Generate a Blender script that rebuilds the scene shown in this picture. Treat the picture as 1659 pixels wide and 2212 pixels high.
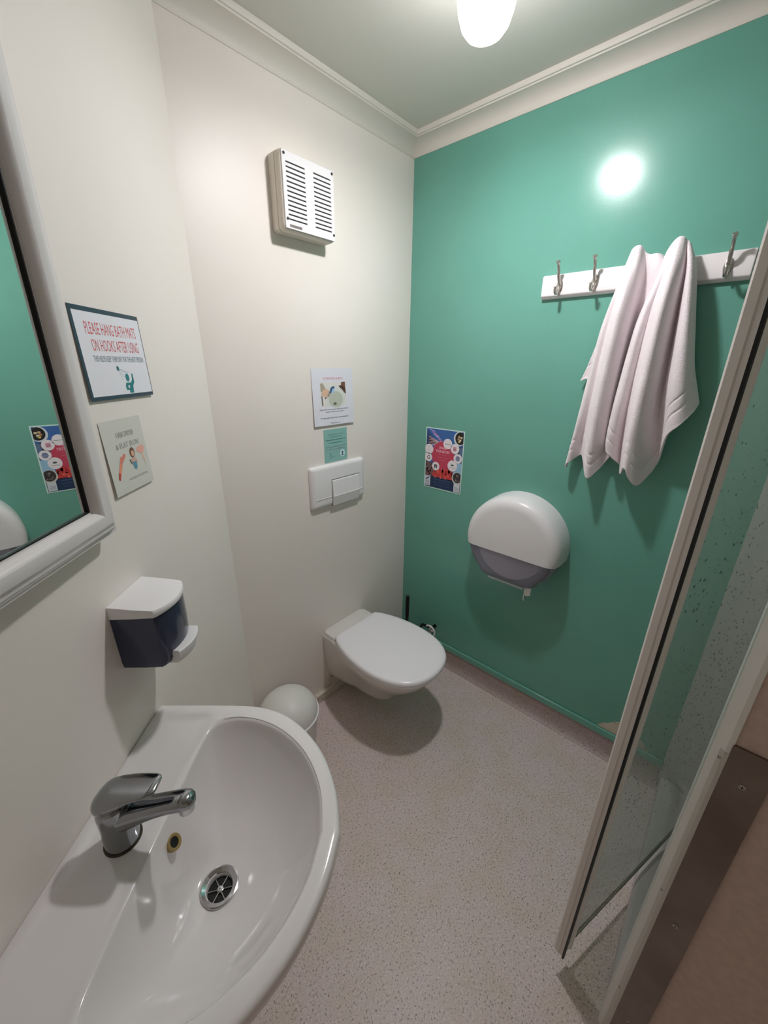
import bpy, bmesh, math, random
from mathutils import Vector, Matrix
random.seed(7)
for o in list(bpy.data.objects): bpy.data.objects.remove(o)
S = bpy.context.scene; COL = S.collection
PI = math.pi

# ---------------------------------------------------------------- camera, world, exposure, lamp place
F, YAW, PITCH, ROLL = 844.17, 0.83903, 0.36101, 0.006716
CAM = Vector((-1.52777, -1.22172, 1.55))
fw = Vector((math.sin(YAW)*math.cos(PITCH), math.cos(YAW)*math.cos(PITCH), -math.sin(PITCH)))
r0 = Vector((math.cos(YAW), -math.sin(YAW), 0)); u0 = r0.cross(fw)
rr = r0*math.cos(ROLL)+u0*math.sin(ROLL); uu = -r0*math.sin(ROLL)+u0*math.cos(ROLL)
cd = bpy.data.cameras.new('camera'); cam = bpy.data.objects.new('camera', cd); COL.objects.link(cam)
cam.matrix_world = Matrix(((rr.x,uu.x,-fw.x,CAM.x),(rr.y,uu.y,-fw.y,CAM.y),(rr.z,uu.z,-fw.z,CAM.z),(0,0,0,1)))
cd.sensor_fit = 'HORIZONTAL'; cd.sensor_width = 36; cd.lens = 36*F/1659; cd.clip_start = .02
S.camera = cam
w = bpy.data.worlds.new('world'); S.world = w; w.use_nodes = True
w.node_tree.nodes['Background'].inputs[0].default_value = (.9,.92,1,1)
w.node_tree.nodes['Background'].inputs[1].default_value = .05
S.view_settings.view_transform = 'Standard'; S.view_settings.look = 'None'
S.view_settings.gamma = 1; S.view_settings.use_curve_mapping = False
S.view_settings.exposure = 1.33
S.cycles.diffuse_bounces = 10; S.cycles.max_bounces = 16; S.cycles.transparent_max_bounces = 16
LAMP = Vector((-.55,-.62,0)); CEIL = 2.37
BULB_STRENGTH = 360.0
SHADE_STRENGTH = 2.4

# ---------------------------------------------------------------- materials
def lin(c):
    return tuple(((v/255)/12.92 if v/255 <= .04045 else ((v/255+.055)/1.055)**2.4) for v in c)+(1,)
def mat(name, rgb, rough=.5, metal=0, coat=0, mott=None, bump=None, trans=0, ior=1.45, alpha=1, spec=.5, sub=0):
    m = bpy.data.materials.new(name); m.use_nodes = True
    nt = m.node_tree; b = nt.nodes['Principled BSDF']
    b.inputs['Base Color'].default_value = lin(rgb); b.inputs['Roughness'].default_value = rough
    b.inputs['Metallic'].default_value = metal; b.inputs['Coat Weight'].default_value = coat
    b.inputs['Coat Roughness'].default_value = .08
    b.inputs['Transmission Weight'].default_value = trans; b.inputs['IOR'].default_value = ior
    b.inputs['Alpha'].default_value = alpha; b.inputs['Specular IOR Level'].default_value = spec
    tc = nt.nodes.new('ShaderNodeTexCoord')
    if mott:      # (second colour, scale, low, high)
        n = nt.nodes.new('ShaderNodeTexNoise'); n.inputs['Scale'].default_value = mott[1]; n.inputs['Detail'].default_value = 4
        r = nt.nodes.new('ShaderNodeValToRGB')
        r.color_ramp.elements[0].position = mott[2]; r.color_ramp.elements[1].position = mott[3]
        r.color_ramp.elements[0].color = lin(rgb); r.color_ramp.elements[1].color = lin(mott[0])
        nt.links.new(tc.outputs['Object'], n.inputs['Vector']); nt.links.new(n.outputs['Fac'], r.inputs['Fac'])
        nt.links.new(r.outputs['Color'], b.inputs['Base Color'])
    if bump:      # (scale, strength, distance)
        n = nt.nodes.new('ShaderNodeTexNoise'); n.inputs['Scale'].default_value = bump[0]; n.inputs['Detail'].default_value = 3
        bp = nt.nodes.new('ShaderNodeBump'); bp.inputs['Strength'].default_value = bump[1]; bp.inputs['Distance'].default_value = bump[2]
        nt.links.new(tc.outputs['Object'], n.inputs['Vector']); nt.links.new(n.outputs['Fac'], bp.inputs['Height'])
        nt.links.new(bp.outputs['Normal'], b.inputs['Normal'])
    return m
def emis(name, rgb, s):
    m = bpy.data.materials.new(name); m.use_nodes = True; nt = m.node_tree; nt.nodes.clear()
    o = nt.nodes.new('ShaderNodeOutputMaterial'); e = nt.nodes.new('ShaderNodeEmission')
    e.inputs[0].default_value = lin(rgb); e.inputs[1].default_value = s; nt.links.new(e.outputs[0], o.inputs[0]); return m

M_wall = mat('cream_wall_paint', (240,233,228), .42, mott=((236,229,221), 2.2, .35, .7), bump=(140,.12,.0006))
M_green = mat('green_wall_paint', (110,172,156), .21, mott=((106,166,150), 3, .35, .7), bump=(240,.14,.0006))
M_ceil = mat('ceiling_paint', (214,212,204), .75, bump=(90,.1,.0005))
M_trim = mat('cornice_paint', (226,220,212), .5)
M_skirt = mat('cream_skirting_paint', (215,205,192), .5, mott=((180,170,155), 40, .55, .65))
M_gtrim = mat('green_skirting_gloss', (112,172,156), .15)
M_ceramic = mat('white_glazed_ceramic', (226,222,222), .12, coat=.5)
M_toilet = mat('white_toilet_ceramic', (222,219,214), .16, coat=.4)
M_lid = mat('white_toilet_plastic', (240,238,242), .22)
M_plastic = mat('white_plastic', (232,230,232), .3)
M_plastic2 = mat('aged_white_plastic', (216,208,196), .4)
M_bin = mat('white_bin_plastic', (226,224,220), .4)
M_chrome = mat('brushed_chrome', (158,160,164), .1, metal=1)
M_chromeb = mat('bright_chrome', (205,205,208), .14, metal=1)
M_brass = mat('aged_brass_ring', (176,150,100), .35, metal=.6)
M_nickel = mat('satin_nickel', (206,200,194), .33, metal=1)
M_dark = mat('dark_void', (12,12,12), .6)
M_black = mat('black_rubber', (14,14,15), .45)
M_steel = mat('dull_stainless_steel', (150,142,134), .32, metal=1, mott=((126,116,108), 5, .35, .65))
M_flange = mat('lit_flange_metal', (205,202,196), .4, metal=.2)  # guard steel made paler: light on the slanted flange put into its colour
M_lam = mat('taupe_wall_laminate', (206,184,172), .55, mott=((198,176,164), 60, .4, .6), bump=(300,.1,.0004))
M_door = mat('cream_door_laminate', (232,226,218), .5)
M_frame = mat('mirror_frame_white', (222,218,218), .35)
M_alu = mat('white_coated_aluminium', (224,218,214), .35)
M_alu2 = mat('white_coated_aluminium_bright', (232,230,226), .32)
M_tray = mat('grey_shower_tray', (196,190,188), .4)
M_soapblue = mat('smoked_blue_plastic', (64,70,94), .12, trans=.3, alpha=1)
M_purple = mat('smoked_violet_plastic', (205,202,222), .15, trans=.72)
M_paper = mat('tissue_paper', (236,234,230), .8)
M_peg = mat('hook_rail_paint', (236,230,232), .35)
M_glare = emis('frosted_bulb', (250,248,250), BULB_STRENGTH)

def floor_mat(name, base, k=1.0, specks=True):
    m = mat(name, base, .42); nt = m.node_tree; b = nt.nodes['Principled BSDF']
    tc = nt.nodes.new('ShaderNodeTexCoord')
    def speck(scale, lo, hi, c1, c2fac, prev):
        n = nt.nodes.new('ShaderNodeTexNoise'); n.inputs['Scale'].default_value = scale; n.inputs['Detail'].default_value = 2
        r = nt.nodes.new('ShaderNodeValToRGB'); r.color_ramp.elements[0].position = lo; r.color_ramp.elements[1].position = hi
        r.color_ramp.elements[0].color = (0,0,0,1); r.color_ramp.elements[1].color = (c2fac,c2fac,c2fac,1)
        mx = nt.nodes.new('ShaderNodeMix'); mx.data_type = 'RGBA'
        nt.links.new(tc.outputs['Object'], n.inputs['Vector']); nt.links.new(n.outputs['Fac'], r.inputs['Fac'])
        nt.links.new(r.outputs['Color'], mx.inputs['Factor'])
        if prev is None: mx.inputs['A'].default_value = lin(base)
        else: nt.links.new(prev, mx.inputs['A'])
        mx.inputs['B'].default_value = lin(c1); return mx.outputs['Result']
    c = speck(9, .42, .62, (base[0]-6,base[1]-4,base[2]-14), .8, None)
    c = speck(210, .56, .62, (base[0]+24,base[1]+22,base[2]+20), .7, c)
    c = speck(175, .60, .66, (118,102,104), .75, c)
    c = speck(260, .64, .69, (88,76,84), .8, c)
    nt.links.new(c, b.inputs['Base Color']); return m
M_floor = floor_mat('speckled_vinyl', (214,198,196))
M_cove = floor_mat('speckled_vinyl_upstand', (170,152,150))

def speckled_wall():
    m = mat('speckled_shower_panel', (206,206,200), .4); nt = m.node_tree; b = nt.nodes['Principled BSDF']
    tc = nt.nodes.new('ShaderNodeTexCoord'); v = nt.nodes.new('ShaderNodeTexVoronoi'); v.inputs['Scale'].default_value = 55
    r = nt.nodes.new('ShaderNodeValToRGB'); r.color_ramp.elements[0].position = .12; r.color_ramp.elements[1].position = .2
    r.color_ramp.elements[0].color = lin((110,110,108)); r.color_ramp.elements[1].color = lin((206,206,200))
    nt.links.new(tc.outputs['Object'], v.inputs['Vector']); nt.links.new(v.outputs['Distance'], r.inputs['Fac'])
    nt.links.new(r.outputs['Color'], b.inputs['Base Color']); return m
M_shower = speckled_wall()

def glass_mat():
    m = bpy.data.materials.new('dirty_shower_glass'); m.use_nodes = True; nt = m.node_tree; nt.nodes.clear()
    out = nt.nodes.new('ShaderNodeOutputMaterial')
    tr = nt.nodes.new('ShaderNodeBsdfTransparent'); tr.inputs[0].default_value = (.93,.965,.95,1)
    gl = nt.nodes.new('ShaderNodeBsdfGlossy'); gl.inputs['Roughness'].default_value = .03; gl.inputs['Color'].default_value = (.85,.88,.86,1)
    fr = nt.nodes.new('ShaderNodeFresnel'); fr.inputs[0].default_value = 1.45
    mx = nt.nodes.new('ShaderNodeMixShader')
    ge = nt.nodes.new('ShaderNodeNewGeometry'); iv = nt.nodes.new('ShaderNodeMath'); iv.operation = 'SUBTRACT'; iv.inputs[0].default_value = 1
    nt.links.new(ge.outputs['Backfacing'], iv.inputs[1]); fm = nt.nodes.new('ShaderNodeMath'); fm.operation = 'MULTIPLY'
    nt.links.new(fr.outputs[0], fm.inputs[0]); nt.links.new(iv.outputs[0], fm.inputs[1])
    nt.links.new(fm.outputs[0], mx.inputs[0]); nt.links.new(tr.outputs[0], mx.inputs[1]); nt.links.new(gl.outputs[0], mx.inputs[2])
    # limescale film
    df = nt.nodes.new('ShaderNodeBsdfDiffuse'); df.inputs[0].default_value = lin((150,160,152))
    tl = nt.nodes.new('ShaderNodeBsdfTranslucent'); tl.inputs[0].default_value = lin((150,160,152))
    mf = nt.nodes.new('ShaderNodeMixShader'); mf.inputs[0].default_value = .5
    nt.links.new(df.outputs[0], mf.inputs[1]); nt.links.new(tl.outputs[0], mf.inputs[2])
    m2 = nt.nodes.new('ShaderNodeMixShader'); m2.inputs[0].default_value = .2
    nt.links.new(mx.outputs[0], m2.inputs[1]); nt.links.new(mf.outputs[0], m2.inputs[2])
    # dirt specks in two sizes
    tc = nt.nodes.new('ShaderNodeTexCoord')
    v = nt.nodes.new('ShaderNodeTexVoronoi'); v.inputs['Scale'].default_value = 62
    n = nt.nodes.new('ShaderNodeTexNoise'); n.inputs['Scale'].default_value = 3.5
    nt.links.new(tc.outputs['Object'], v.inputs['Vector']); nt.links.new(tc.outputs['Object'], n.inputs['Vector'])
    mu = nt.nodes.new('ShaderNodeMath'); mu.operation = 'MULTIPLY'; mu.inputs[1].default_value = .30
    nt.links.new(n.outputs['Fac'], mu.inputs[0])
    lt = nt.nodes.new('ShaderNodeMath'); lt.operation = 'LESS_THAN'
    nt.links.new(v.outputs['Distance'], lt.inputs[0]); nt.links.new(mu.outputs[0], lt.inputs[1])
    sep = nt.nodes.new('ShaderNodeSeparateColor'); nt.links.new(v.outputs['Color'], sep.inputs[0])
    gt = nt.nodes.new('ShaderNodeMath'); gt.operation = 'GREATER_THAN'; gt.inputs[1].default_value = .62
    nt.links.new(sep.outputs[0], gt.inputs[0])
    an = nt.nodes.new('ShaderNodeMath'); an.operation = 'MULTIPLY'
    nt.links.new(lt.outputs[0], an.inputs[0]); nt.links.new(gt.outputs[0], an.inputs[1])
    an2 = nt.nodes.new('ShaderNodeMath'); an2.operation = 'MULTIPLY'; an2.inputs[1].default_value = .75
    nt.links.new(an.outputs[0], an2.inputs[0])
    dk = nt.nodes.new('ShaderNodeBsdfDiffuse'); dk.inputs[0].default_value = lin((72,76,74))
    m3 = nt.nodes.new('ShaderNodeMixShader')
    nt.links.new(an2.outputs[0], m3.inputs[0]); nt.links.new(m2.outputs[0], m3.inputs[1]); nt.links.new(dk.outputs[0], m3.inputs[2])
    nt.links.new(m3.outputs[0], out.inputs[0]); return m
M_glass = glass_mat()

def shade_mat():   # opal glass jar: part clear, part glowing
    m = bpy.data.materials.new('opal_glass_shade'); m.use_nodes = True; nt = m.node_tree; nt.nodes.clear()
    out = nt.nodes.new('ShaderNodeOutputMaterial'); tr = nt.nodes.new('ShaderNodeBsdfTransparent')
    e = nt.nodes.new('ShaderNodeEmission'); e.inputs[0].default_value = lin((255,250,246)); e.inputs[1].default_value = SHADE_STRENGTH
    mx = nt.nodes.new('ShaderNodeMixShader'); mx.inputs[0].default_value = .45
    nt.links.new(tr.outputs[0], mx.inputs[1]); nt.links.new(e.outputs[0], mx.inputs[2]); nt.links.new(mx.outputs[0], out.inputs[0]); return m
M_shade = shade_mat()

def mirror_mat():
    m = mat('mirror_silver', (236,240,238), .0, metal=1); return m
M_mirror = mirror_mat()

def towel_mat():
    m = mat('terry_cotton', (248,238,242), .95); nt = m.node_tree; b = nt.nodes['Principled BSDF']
    b.inputs['Sheen Weight'].default_value = .4; b.inputs['Specular IOR Level'].default_value = .1
    tc = nt.nodes.new('ShaderNodeTexCoord'); n = nt.nodes.new('ShaderNodeTexNoise'); n.inputs['Scale'].default_value = 420; n.inputs['Detail'].default_value = 2
    bp = nt.nodes.new('ShaderNodeBump'); bp.inputs['Strength'].default_value = .8; bp.inputs['Distance'].default_value = .003
    nt.links.new(tc.outputs['Object'], n.inputs['Vector']); nt.links.new(n.outputs['Fac'], bp.inputs['Height']); nt.links.new(bp.outputs['Normal'], b.inputs['Normal'])
    return m
M_towel = towel_mat()
_flat = {}
def flat(rgb, rough=.55):
    k = tuple(rgb)
    if k not in _flat: _flat[k] = mat('ink_%02x%02x%02x' % k, rgb, rough)
    return _flat[k]

# ---------------------------------------------------------------- mesh helpers
def obj(name, bm, mats, parent=None, smooth=True, bevel=None, loc=None):
    me = bpy.data.meshes.new(name); bmesh.ops.recalc_face_normals(bm, faces=bm.faces); bm.to_mesh(me); bm.free()
    if not isinstance(mats, (list, tuple)): mats = [mats]
    for m in mats: me.materials.append(m)
    o = bpy.data.objects.new(name, me); COL.objects.link(o)
    if parent:
        o.parent = parent; o.matrix_parent_inverse = parent.matrix_basis.inverted()
    if smooth:
        for p in me.polygons: p.use_smooth = True
        me.set_sharp_from_angle(angle=math.radians(38))
    if bevel:
        b = o.modifiers.new('bevel', 'BEVEL'); b.width = bevel; b.segments = 3; b.limit_method = 'ANGLE'; b.angle_limit = math.radians(35)
    return o
def tag(o, label, cat, group=None):
    o['label'] = label; o['category'] = cat
    if group: o['group'] = group
    return o
def thing(name, label, cat, loc, group=None):
    o = bpy.data.objects.new(name, None); COL.objects.link(o); o.location = loc; o.empty_display_size = .05
    return tag(o, label, cat, group)
def struct(name, bm, m, bevel=None, smooth=False, parent=None):
    o = obj(name, bm, m, parent, smooth=smooth, bevel=bevel)
    if not parent: o['kind'] = 'structure'
    return o
class Fr:      # a local frame: right a, up b, out n
    def __init__(s, o, a, b, n): s.o, s.a, s.b, s.n = Vector(o), Vector(a), Vector(b), Vector(n)
    def p(s, x, y, z=0): return s.o + s.a*x + s.b*y + s.n*z
WF = Fr((0,0,0), (1,0,0), (0,1,0), (0,0,1))
def fbox(bm, f, x0, x1, y0, y1, z0, z1, mi=0):
    v = [bm.verts.new(f.p(x,y,z)) for z in (z0,z1) for y in (y0,y1) for x in (x0,x1)]
    for q in ((0,1,3,2),(4,5,7,6),(0,1,5,4),(2,3,7,6),(0,2,6,4),(1,3,7,5)):
        bm.faces.new([v[i] for i in q]).material_index = mi
def box(bm, x0, x1, y0, y1, z0, z1): fbox(bm, WF, x0, x1, y0, y1, z0, z1)
def loft(bm, rings, cap0=True, cap1=True, closed=True, mi=0):
    R = [[bm.verts.new(p) for p in r] for r in rings]; n = len(R[0])
    for a, b in zip(R, R[1:]):
        for i in range(n if closed else n-1):
            j = (i+1) % n
            bm.faces.new((a[i], a[j], b[j], b[i])).material_index = mi
    if cap0: bm.faces.new(R[0]).material_index = mi
    if cap1: bm.faces.new(R[-1]).material_index = mi
    return R
def circ(f, cx, cy, z, rx, ry=None, n=32, e=1.0):
    ry = rx if ry is None else ry; out = []
    for i in range(n):
        t = 2*PI*i/n; c, s = math.cos(t), math.sin(t)
        out.append(f.p(cx+rx*math.copysign(abs(c)**e, c), cy+ry*math.copysign(abs(s)**e, s), z))
    return out
def tube(bm, pts, rad, n=12, cap=True, flat=None):
    pts = [Vector(p) for p in pts]; rs = rad if isinstance(rad, (list,tuple)) else [rad]*len(pts); rings = []
    up = Vector((0,0,1))
    d0 = (pts[1]-pts[0]).normalized()
    if abs(d0.dot(up)) > .95: up = Vector((1,0,0))
    x = d0.cross(up).normalized()
    for i, p in enumerate(pts):
        d = (pts[min(i+1,len(pts)-1)]-pts[max(i-1,0)]).normalized()
        x = (x-d*x.dot(d)).normalized(); y = d.cross(x); k = flat[i] if flat else 1
        rings.append([p+(x*math.cos(2*PI*j/n)+y*k*math.sin(2*PI*j/n))*rs[i] for j in range(n)])
    loft(bm, rings, cap, cap)
def smooth_path(pts, n=6):
    P = [Vector(p) for p in pts]; out = []
    for i in range(len(P)-1):
        a, b, c, d = P[max(i-1,0)], P[i], P[i+1], P[min(i+2,len(P)-1)]
        for k in range(n):
            t = k/n
            out.append(.5*((2*b)+(c-a)*t+(2*a-5*b+4*c-d)*t*t+(3*b-a-3*c+d)*t**3))
    out.append(P[-1]); return out
def interp(tab, x):
    if x <= tab[0][0]: return tab[0][1]
    for (x0,y0),(x1,y1) in zip(tab, tab[1:]):
        if x <= x1: return y0+(y1-y0)*(x-x0)/(x1-x0)
    return tab[-1][1]
def ss(x, a, b):
    t = max(0, min(1, (x-a)/(b-a))); return t*t*(3-2*t)

# wall C (the wall with mirror and basin): n points into the room, u runs towards the toilet wall
CN = Vector((.68,-.733,0)).normalized(); CU = Vector((-CN.y, CN.x, 0)); COFF = -.655
FC = Fr(CN*COFF, CU, (0,0,1), CN)              # p(s, z, d)
FA = Fr((0,0,0), (1,0,0), (0,0,1), (0,-1,0))   # p(x, z, out)
FB = Fr((0,0,0), (0,-1,0), (0,0,1), (-1,0,0))  # p(-y, z, out)
SA = -.7135                                    # s of the corner with wall A
CA = FC.p(SA,0,0)

# ---------------------------------------------------------------- the setting
bm = bmesh.new(); box(bm, -2.9,.1,-2.9,.1,-.06,0); struct('floor', bm, M_floor)
bm = bmesh.new(); box(bm, -2.9,.1,-2.9,.1,CEIL,CEIL+.06); struct('ceiling', bm, M_ceil)
bm = bmesh.new(); fbox(bm, FA, CA.x-.12, .1, 0, CEIL, -.1, 0); struct('wall_back', bm, M_wall)
bm = bmesh.new(); fbox(bm, FB, 0, 1.312, 0, CEIL, -.1, 0); struct('wall_right', bm, M_green)
bm = bmesh.new(); fbox(bm, FC, -2.5, SA, 0, CEIL, -.1, 0); struct('wall_left', bm, M_wall)
E1 = FC.p(-2.45,0,0)
# shower recess: lining on wall B, end wall and the partition that ends at x=-.82
bm = bmesh.new(); fbox(bm, FB, 1.312, 2.35, 0, CEIL, -.1, .004); struct('wall_shower_side', bm, M_shower)
bm = bmesh.new(); box(bm, -.78, 0, -2.45, -2.35, 0, CEIL); struct('wall_shower_end', bm, M_shower)
bm = bmesh.new(); box(bm, -.818, -.78, -2.35, -1.33, 0, CEIL); struct('wall_partition', bm, M_lam)
bm = bmesh.new(); box(bm, -.78, -.776, -2.35, -1.33, 0, CEIL); struct('wall_partition_lining', bm, M_shower)
# behind the camera
bm = bmesh.new(); box(bm, E1.x-.1, E1.x, -2.45, E1.y+.05, 0, CEIL); struct('wall_near_left', bm, M_wall)
bm = bmesh.new(); box(bm, E1.x, -1.75, -2.45, -2.35, 0, CEIL); box(bm, -.95,-.82,-2.45,-2.35,0,CEIL); box(bm,-1.75,-.95,-2.45,-2.35,2.05,CEIL); struct('wall_near', bm, M_wall)
bm = bmesh.new(); box(bm, -1.75,-.95,-2.42,-2.38,0,2.05); struct('door_1', bm, M_door)

# cornice with a small bead at both edges
CP = [(0,2.316),(.0025,2.316),(.004,2.3185)]+[(.004+.050*(1-math.cos(a)), 2.3185+.034*math.sin(a)) for a in [i*PI/2/10 for i in range(1,11)]]+[(.0555,2.356),(.061,2.356),(.063,2.359),(.063,2.372),(0,2.372)]
def cornice(name, A, B, nA, mA, mB):
    bm = bmesh.new()
    def ring(P, m): return [Vector((P.x,P.y,z))+nA*o+m*o for o, z in CP]
    loft(bm, [ring(A, mA), ring(B, mB)]); o = struct(name, bm, M_trim, smooth=True); return o
nA, nB = Vector((0,-1,0)), Vector((-1,0,0)); Z3 = Vector((0,0,0))
tA = Vector((1,0,0)); th = math.acos(nA.dot(CN)); k = math.tan(th/2)
cornice('trim_1', Vector((CA.x,0,0)), Vector((0,0,0)), nA, tA*k, -tA)
cornice('trim_2', Vector((0,0,0)), Vector((0,-2.35,0)), nB, Vector((0,-1,0)), Z3)
cornice('trim_3', FC.p(SA,0,0), FC.p(-2.4,0,0), CN, -CU*k, Z3)
# vinyl coved up the green wall, gloss green ledge above it
COVE = [(0,0.092),(.006,.092),(.006,.045),(.010,.025),(.020,.010),(.034,.0025),(.034,0),(0,0)]
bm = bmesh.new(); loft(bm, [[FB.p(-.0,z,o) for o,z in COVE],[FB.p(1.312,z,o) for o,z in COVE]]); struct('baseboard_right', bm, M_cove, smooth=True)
bm = bmesh.new(); fbox(bm, FB, .0,1.312,.092,.124,0,.011); struct('trim_4', bm, M_gtrim, bevel=.003, smooth=True)
bm = bmesh.new(); fbox(bm, FA, CA.x, -.0, 0, .048, 0, .022); struct('baseboard_back', bm, M_skirt, bevel=.003, smooth=True)
bm = bmesh.new(); fbox(bm, FC, -2.4, SA, 0, .048, 0, .02); struct('baseboard_left', bm, M_skirt, bevel=.003, smooth=True)
# worn patch at the foot of the green wall
bm = bmesh.new()
pp = [(1.075,.126),(1.09,.150),(1.11,.162),(1.13,.185),(1.16,.20),(1.2,.19),(1.24,.15),(1.26,.126)]
loft(bm, [[FB.p(a,b,.0002) for a,b in pp],[FB.p(a,b,.0022) for a,b in pp]])
tag(obj('peeling_paint_patch', bm, mat('bare_plaster', (206,196,176), .9, mott=((176,160,136), 40, .55, .62)), smooth=False),
    'small peeling bare patch at the foot of the green wall beside shower door', 'paint damage')

# partition end: white bevelled trim, steel corner guard
bm = bmesh.new()
prof = [(-.818,-1.332),(-.8215,-1.332),(-.8215,-1.326),(-.806,-1.312),(-.776,-1.312),(-.776,-1.33),(-.818,-1.33)]
prof = [(-.8215,-1.336),(-.8215,-1.3285),(-.808,-1.314),(-.776,-1.314),(-.776,-1.33),(-.818,-1.33),(-.818,-1.336)]
loft(bm, [[Vector((x,y,0)) for x,y in prof],[Vector((x,y,CEIL-.001)) for x,y in prof]]); struct('trim_5', bm, M_alu2)
guard = thing('corner_guard', 'tall stainless steel corner guard plate screwed to the partition edge', 'corner guard', (-.82,-1.36,0))
bm = bmesh.new(); box(bm, -.8235,-.8182,-1.389,-1.3345,0.002,.99); obj('plate', bm, M_steel, guard, bevel=.0006)
bm = bmesh.new()
pr = [(-.8237,-1.3345),(-.8237,-1.3283),(-.8188,-1.3229),(-.8175,-1.3240),(-.8217,-1.3288),(-.8217,-1.3345)]
R = [[Vector((x,y,z)) for x,y in pr] for z in (0.002,.97)]
loft(bm, R); o = obj('flange', bm, M_flange, guard, smooth=False); o['label'] = 'folded flange with its light painted in'
def screw(name, f, x, y, z, r, parent, m=M_nickel):
    bm = bmesh.new(); loft(bm, [circ(f,x,y,z,r,n=14), circ(f,x,y,z+r*.35,r,n=14), circ(f,x,y,z+r*.5,r*.6,n=14)])
    o = obj(name, bm, m, parent)
    bm = bmesh.new(); fbox(bm, f, x-r*.7,x+r*.7,y-r*.12,y+r*.12,z+r*.3,z+r*.56); fbox(bm, f, x-r*.12,x+r*.12,y-r*.7,y+r*.7,z+r*.3,z+r*.56)
    obj('cross_slot', bm, M_dark, o, smooth=False); return o
FD = Fr((-.8235,0,0), (0,-1,0), (0,0,1), (-1,0,0))
for z in (.922,.527,.131): screw('plate_screw', FD, 1.362, z, 0, .0045, guard)
FE = Fr((-.82125,-1.3256,0), Vector((.74,.67,0)), (0,0,1), Vector((-.67,.74,0)))
for z in (.955,.591,.214): screw('flange_screw', FE, .0, z, 0, .0028, guard)

# ---------------------------------------------------------------- shower tray and glass door
bm = bmesh.new(); loft(bm, [[Vector(p) for p in ((-.776,-1.318,0),(-.776,-1.318,.045),(-.776,-1.324,.052),(-.776,-1.36,.052),(-.776,-1.37,.045),(-.776,-1.39,.03),(-.776,-2.34,.02),(-.776,-2.34,0))],
                          [Vector(p) for p in ((-.006,-1.318,0),(-.006,-1.318,.045),(-.006,-1.324,.052),(-.006,-1.36,.052),(-.006,-1.37,.045),(-.006,-1.39,.03),(-.006,-2.34,.02),(-.006,-2.34,0))]])
tag(obj('shower_tray', bm, M_tray, bevel=.004), 'low grey green shower tray on the floor behind the glass door', 'shower tray')
door = thing('shower_door', 'open framed glass shower door with water spotted pane and white edge', 'shower door', (-.795,-1.211,.08))
DD = Vector((.951,-.309,0)).normalized(); DN = Vector((-DD.y*-1, 0, 0))
DN = Vector((DD.y, -DD.x, 0))        # towards the camera side
if DN.y > 0: DN = -DN
FDo = Fr((-.795,-1.211,0), DD, (0,0,1), DN)
DT = 1.97
bm = bmesh.new()
pr = [(.0045,-.0005),(.0045,.0),(.0085,.0),(.013,-.004),(.030,-.004),(.033,0),(.037,0),(.037,-.0225),(.0045,-.0225)]
loft(bm, [[FDo.p(x,z,d) for x,d in pr] for z in (.08,DT)]); obj('inner_stile', bm, M_alu2, door, smooth=False)
bm = bmesh.new()
pr = [(.0042,-.003),(-.001,-.003),(-.001,-.010),(-.0035,-.012),(-.0035,-.023),(-.001,-.0265),(.0042,-.0265)]
loft(bm, [[FDo.p(x,z,d) for x,d in pr] for z in (.084,DT)]); obj('edge_channel', bm, M_alu, door, smooth=False)
bm = bmesh.new(); fbox(bm, FDo, -.0018,.0044,.079,DT,-.0028,.0016); o = obj('magnetic_seal', bm, M_black, door, smooth=False); o['label'] = 'black rubber seal strip'
bm = bmesh.new(); fbox(bm, FDo, .030,.70,.088,DT-.01,-.0145,-.0085); o = obj('pane', bm, M_glass, door, smooth=False); o['label'] = 'clear glass pane with water spots'
bm = bmesh.new(); fbox(bm, FDo, .030,.70,.083,.0885,-.0150,-.008); obj('bottom_seal', bm, mat('green_glass_edge', (70,78,48), .3), door, smooth=False)
bm = bmesh.new(); fbox(bm, FDo, .696,.73,.06,DT,-.022,0); obj('pivot_stile', bm, M_alu2, door, smooth=False)
bm = bmesh.new(); fbox(bm, FDo, 0,.72,DT,DT+.03,-.024,.002); obj('top_rail', bm, M_alu2, door, smooth=False)

# ---------------------------------------------------------------- ceiling lamp
lamp = thing('ceiling_lamp', 'glowing white opal glass jar lamp on the ceiling', 'ceiling lamp', (LAMP.x,LAMP.y,CEIL))
FL = Fr((LAMP.x,LAMP.y,0), (1,0,0), (0,1,0), (0,0,1))
bm = bmesh.new(); loft(bm, [circ(FL,0,0,z,r,n=40) for z,r in ((CEIL-.0005,.085),(CEIL-.020,.085),(CEIL-.026,.080),(CEIL-.027,.02))]); obj('base', bm, M_plastic, lamp)  # widened out of view so it shades the ceiling from the bulb
bm = bmesh.new(); loft(bm, [circ(FL,0,0,z,r,n=48) for z,r in ((2.344,.063),(2.33,.066),(2.30,.066),(2.27,.063),(2.24,.058),(2.218,.050),(2.206,.040),(2.199,.026),(2.196,.010))], cap0=False); obj('glass_shade', bm, M_shade, lamp)
bm = bmesh.new(); loft(bm, [circ(FL,0,0,z,r,n=24) for z,r in ((2.2735,.030),(2.2725,.042),(2.270,.044),(2.267,.043),(2.2645,.036),(2.263,.022),(2.2625,.005))]); obj('bulb', bm, M_glare, lamp)  # shaped as a flat disc so most light goes down, little sideways
bm = bmesh.new(); loft(bm, [circ(FL,0,0,z,r,n=16) for z,r in ((2.344,.016),(2.300,.018),(2.282,.030),(2.2765,.045),(2.2745,.045))]); obj('uplight_shield', bm, M_plastic, lamp)  # added opaque disc over the bulb, stops its light going upward

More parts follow.
